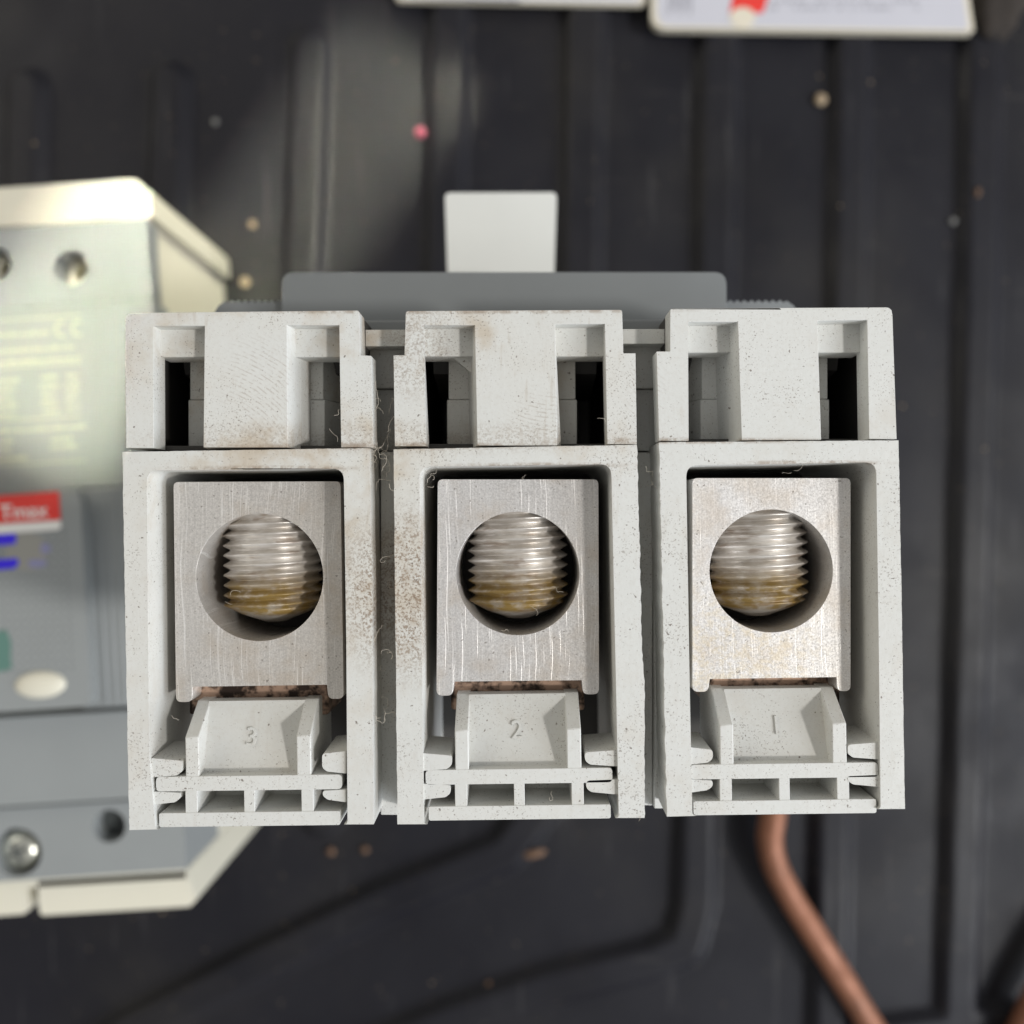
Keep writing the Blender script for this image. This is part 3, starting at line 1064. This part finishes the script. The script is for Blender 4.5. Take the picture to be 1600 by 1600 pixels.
# cross-head screw in the lower cover
sx, sy = at(27, 1332, 70)
v, f = [], []
prof = [(5.6, 66.0), (5.8, 67.0), (5.4, 68.6), (4.2, 69.7), (2.4, 70.2), (0.9, 70.3)]
for r, z in prof:
    for j in range(40):
        a = 2 * math.pi * j / 40
        rr = r
        v.append((sx + rr * math.cos(a), sy + rr * math.sin(a), z))
for i in range(len(prof) - 1):
    for j in range(40):
        q = (j + 1) % 40
        f.append((i * 40 + j, i * 40 + q, (i + 1) * 40 + q, (i + 1) * 40 + j))
f.append(tuple(range((len(prof) - 1) * 40, len(prof) * 40)))
mb = MB()
mb.v, mb.f = v, f
scr = mb.build('cover_screw', M['zinc'], NB, smooth=50)
for a in (R(25), R(115)):
    cs, sn = math.cos(a), math.sin(a)
    o4 = [(sx + x * cs - y * sn, sy + x * sn + y * cs) for x, y in ((-3.0, -0.55), (3.0, -0.55), (3.0, 0.55), (-3.0, 0.55))]
    MB().prism(o4, 70.33 if a < 1 else 70.31, 69.2).build('cross_slot', M['dot'], scr, smooth=0)
# shaft below the screw holes
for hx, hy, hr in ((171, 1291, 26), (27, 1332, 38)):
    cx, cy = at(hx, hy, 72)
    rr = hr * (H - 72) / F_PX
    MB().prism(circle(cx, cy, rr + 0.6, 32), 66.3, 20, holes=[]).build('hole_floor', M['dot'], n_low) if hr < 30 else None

# ------------------------------------------------------------------ things on the liner
def flat_plate(name, seq, rads, z1, label):
    root = empty(name, (*at(*seq[0], 0), 0))
    p = rounded(pts(seq, z1), rads, 6)
    MB().prism(p, z1, 0.15).build('plate', M['paperedge'], root, bevel=0.5)
    inset = [((x - sum(a for a, _ in p) / len(p)) * 0.965 + sum(a for a, _ in p) / len(p), (y - sum(b for _, b in p) / len(p)) * 0.975 + sum(b for _, b in p) / len(p)) for x, y in p]
    sh = MB().prism(inset, z1 + 0.12, z1 - 0.3).build('printed_sheet', M['paper'], root)
    tag(root, label, 'plate')
    return root, sh


pl1, sheet = flat_plate('printed_plate', [(1018, -260), (1018, 44), (1522, 50), (1478, -260)], [3, 5, 1.0, 3], 3.6,
                        'white printed plate with a red mark, lying on the liner at the top right')
pl2, sheet2 = flat_plate('printed_plate', [(600, -240), (618, 0), (1008, 7), (1008, -240)], [3, 2, 2, 3], 2.6,
                         'plain white plate just showing at the top edge, left of the other plate')


def flatmark(seq, name, mat, parent, z):
    MB().prism(pts(seq, z), z, z - 0.25).build(name, mat, parent, smooth=0)


flatmark([(1156, -60), (1220, -60), (1192, 20), (1140, 20)], 'red_mark', M['red'], sheet, 3.86)
c = at(1160, 27, 3.8)
MB().prism(circle(c[0], c[1], 4.6, 24, 3.6), 3.95, 3.4).build('white_bump', M['paperedge'], sheet, bevel=0.2)
gp = MB()
for j in range(5):
    for i in range(24):
        px = 1225 + i * 10 + random.uniform(-2, 2) - j * 6
        py = -34 + j * 11
        w = random.uniform(3, 8)
        if random.random() < 0.25:
            continue
        gp.prism(pts([(px, py), (px + w, py), (px + w - 2, py + 5), (px - 2, py + 5)], 3.86), 3.86, 3.6)
for i in range(5):
    px = 1046 + i * 8
    gp.prism(pts([(px, -10), (px + 4, -10), (px + 2, 22 - (i % 2) * 9), (px - 2, 22 - (i % 2) * 9)], 3.86), 3.86, 3.6)
tag(gp.build('small_print', M['greyprint'], sheet, smooth=0), kind='stuff')


def sweep(name, seq, r, label, cat):
    root_pts = []
    for x, y in seq:
        a = at(x, y, r)
        root_pts.append(Vector((a[0], a[1], r + 0.1)))
    # Catmull-Rom
    path = []
    for i in range(len(root_pts) - 1):
        p0 = root_pts[max(i - 1, 0)]
        p1, p2 = root_pts[i], root_pts[i + 1]
        p3 = root_pts[min(i + 2, len(root_pts) - 1)]
        for s in range(10):
            t = s / 10
            path.append(0.5 * ((2 * p1) + (-p0 + p2) * t + (2 * p0 - 5 * p1 + 4 * p2 - p3) * t * t + (-p0 + 3 * p1 - 3 * p2 + p3) * t ** 3))
    path.append(root_pts[-1])
    o = MB().tube(path, r, 24).build(name, M['copper'], None, smooth=60)
    return tag(o, label, cat)


sweep('copper_rod', [(1226, 1050), (1217, 1180), (1207, 1275), (1203, 1312), (1211, 1352), (1236, 1402), (1266, 1450), (1326, 1545), (1362, 1604), (1410, 1680)], 4.6,
      'bent copper rod running out from under the standing breaker to the bottom edge', 'rod')
sweep('copper_rod', [(1690, 1440), (1650, 1505), (1619, 1560), (1592, 1616), (1550, 1700)], 4.6,
      'piece of copper rod cut off by the bottom right corner', 'rod')


def lump(name, px, py, r, mat, label, cat, group=None, squash=0.7, stretch=1.0, floor=FLOOR_Z, rough=0.25):
    if name == 'crumb':
        r *= 0.8
    x, y = at(px, py, floor + r * 0.5)
    bm = bmesh.new()
    bmesh.ops.create_icosphere(bm, subdivisions=3, radius=1.0)
    sd = random.uniform(0, 50)
    from mathutils import noise as mn
    for v in bm.verts:
        d = 1 + rough * mn.noise(v.co * 1.7 + Vector((sd, sd, 0))) + rough * 0.6 * mn.noise(v.co * 4 + Vector((0, sd, sd)))
        v.co = Vector((v.co.x * d * r * stretch, v.co.y * d * r, max(v.co.z * d * r * squash, -r * squash * 0.8))) * MM
    me = bpy.data.meshes.new(name)
    bm.to_mesh(me)
    bm.free()
    me.polygons.foreach_set('use_smooth', [True] * len(me.polygons))
    me.materials.append(mat)
    o = bpy.data.objects.new(name, me)
    o.location = (x * MM, y * MM, (floor - 0.3 + r * squash * 0.75) * MM)
    o.rotation_euler = (0, 0, random.uniform(-0.3, 0.3))
    COL.objects.link(o)
    return tag(o, label, cat, group)


G = 'crumbs scattered on the liner'
lump('crumb', 1283, 155, 2.6, M['tan'], 'tan crumb on the liner below the white plate with the red mark', 'crumb', G)
lump('crumb', 657, 206, 2.4, M['pink'], 'pink crumb on the liner above the standing breaker', 'crumb', G)
lump('crumb', 394, 350, 1.6, M['tan'], 'small tan crumb on the liner, upper one right of the cream breaker corner', 'crumb', G)
lump('crumb', 382, 440, 2.2, M['tan'], 'tan crumb nearest the ribbed grip at the left of the standing breaker', 'crumb', G)
lump('crumb', 336, 190, 1.5, M['pale'], 'pale crumb between the two free ends of ribs at upper left', 'crumb', G)
lump('crumb', 517, 1331, 1.9, M['brown'], 'brown crumb below the pole marked 3, leftmost of a close pair', 'crumb', G)
lump('crumb', 570, 1328, 1.7, M['brown'], 'dark brown crumb below the pole marked 3, rightmost of a close pair', 'crumb', G)
lump('crumb', 836, 1334, 1.9, M['brown'], 'long rust brown crumb below the pole marked 2', 'crumb', G, stretch=2.6, floor=-0.6)
lump('crumb', 764, 1538, 1.5, M['brown'], 'brown crumb near the bottom edge, beside the curved rib', 'crumb', G)
lump('crumb', 1490, 345, 1.6, M['pale'], 'pale crumb on the liner at the right', 'crumb', G)
lump('crumb', 1528, 300, 2.0, M['brown'], 'brown crumb on the rightmost rib', 'crumb', G, stretch=0.6, floor=-0.5)
lump('mud_clod', 1560, 8, 10.0, M['clod'], 'dark brown clod of dried mud beside the printed plate', 'clod', squash=0.5, rough=0.5)
lump('crumb', 1597, 4, 2.6, M['white'], 'white crumb at the top right corner beside the mud clod', 'crumb', G)

# ------------------------------------------------------------------ lint caught on the breaker
lint = MB()


def fibre(px, py, d, length, n=13, curl=0.5, z_up=0.0, r=0.021):
    x, y = on(px, py, d)
    z = TOP - d + 0.05
    a = random.uniform(0, 6.28)
    k = random.uniform(-curl, curl)
    path = []
    for i in range(n):
        path.append((x, y, z))
        a += k * 0.5 + random.gauss(0, curl * 1.1)
        x += math.cos(a) * length / n
        y += math.sin(a) * length / n
        z += random.uniform(-0.12, 0.14) + z_up / n
    lint.tube(path, r, 4)


for i in range(16):
    fibre(random.uniform(582, 612), random.uniform(700, 770), random.uniform(0.0, 4), random.uniform(1.5, 4.5))
for i in range(9):
    fibre(random.uniform(584, 612), random.uniform(590, 700), random.uniform(0.5, 5), random.uniform(2, 5), curl=0.35)
for i in range(16):
    fibre(random.uniform(584, 616), random.uniform(770, 1130), random.uniform(0.3, 5), random.uniform(1.0, 3.6))
for i in range(9):
    fibre(random.uniform(996, 1034), random.uniform(720, 1120), random.uniform(0.2, 5), random.uniform(1.0, 2.6))
for px, py in ((672, 742), (668, 760), (676, 750), (822, 742), (1222, 740), (1240, 735), (268, 1118), (533, 660), (530, 640), (527, 690), (1000, 1278), (664, 1262), (783, 985), (838, 962), (352, 940), (360, 930), (880, 925), (945, 660), (1326, 775), (858, 1246)):
    fibre(px, py, 3.6 if 700 < py < 1000 else 0.2, random.uniform(1.0, 2.8), r=0.018)
tag(lint.build('lint_fibres', M['lint'], None, smooth=60), 'fine pale lint fibres caught along the channels of the standing breaker', 'lint', kind='stuff')

# ------------------------------------------------------------------ fine grit lying about on the liner
grit = MB()
for i in range(120):
    px, py = random.uniform(-40, 1640), random.uniform(-40, 1640)
    x, y = at(px, py, FLOOR_Z)
    ix, iy = int(round((x + EXT) / STEP)), int(round((y + EXT) / STEP))
    if not (0 <= ix < n and 0 <= iy < n):
        continue
    z = float(Z[iy, ix])
    r = 0.16 + 0.6 * random.random() ** 4
    a = random.uniform(0, 3.14)
    k5 = random.randint(4, 6)
    ring = [(x + r * random.uniform(0.6, 1.5) * math.cos(a + 6.283 * j / k5), y + r * random.uniform(0.5, 1.1) * math.sin(a + 6.283 * j / k5)) for j in range(k5)]
    tp = [(x + (q0 - x) * 0.55, y + (q1 - y) * 0.55) for q0, q1 in ring]
    grit.prism(tp, z + r * 0.7, z - 0.25, ring)
tag(grit.build('grit', M['tan'], None, smooth=0), 'fine tan grit scattered over the black liner', 'grit', kind='stuff')
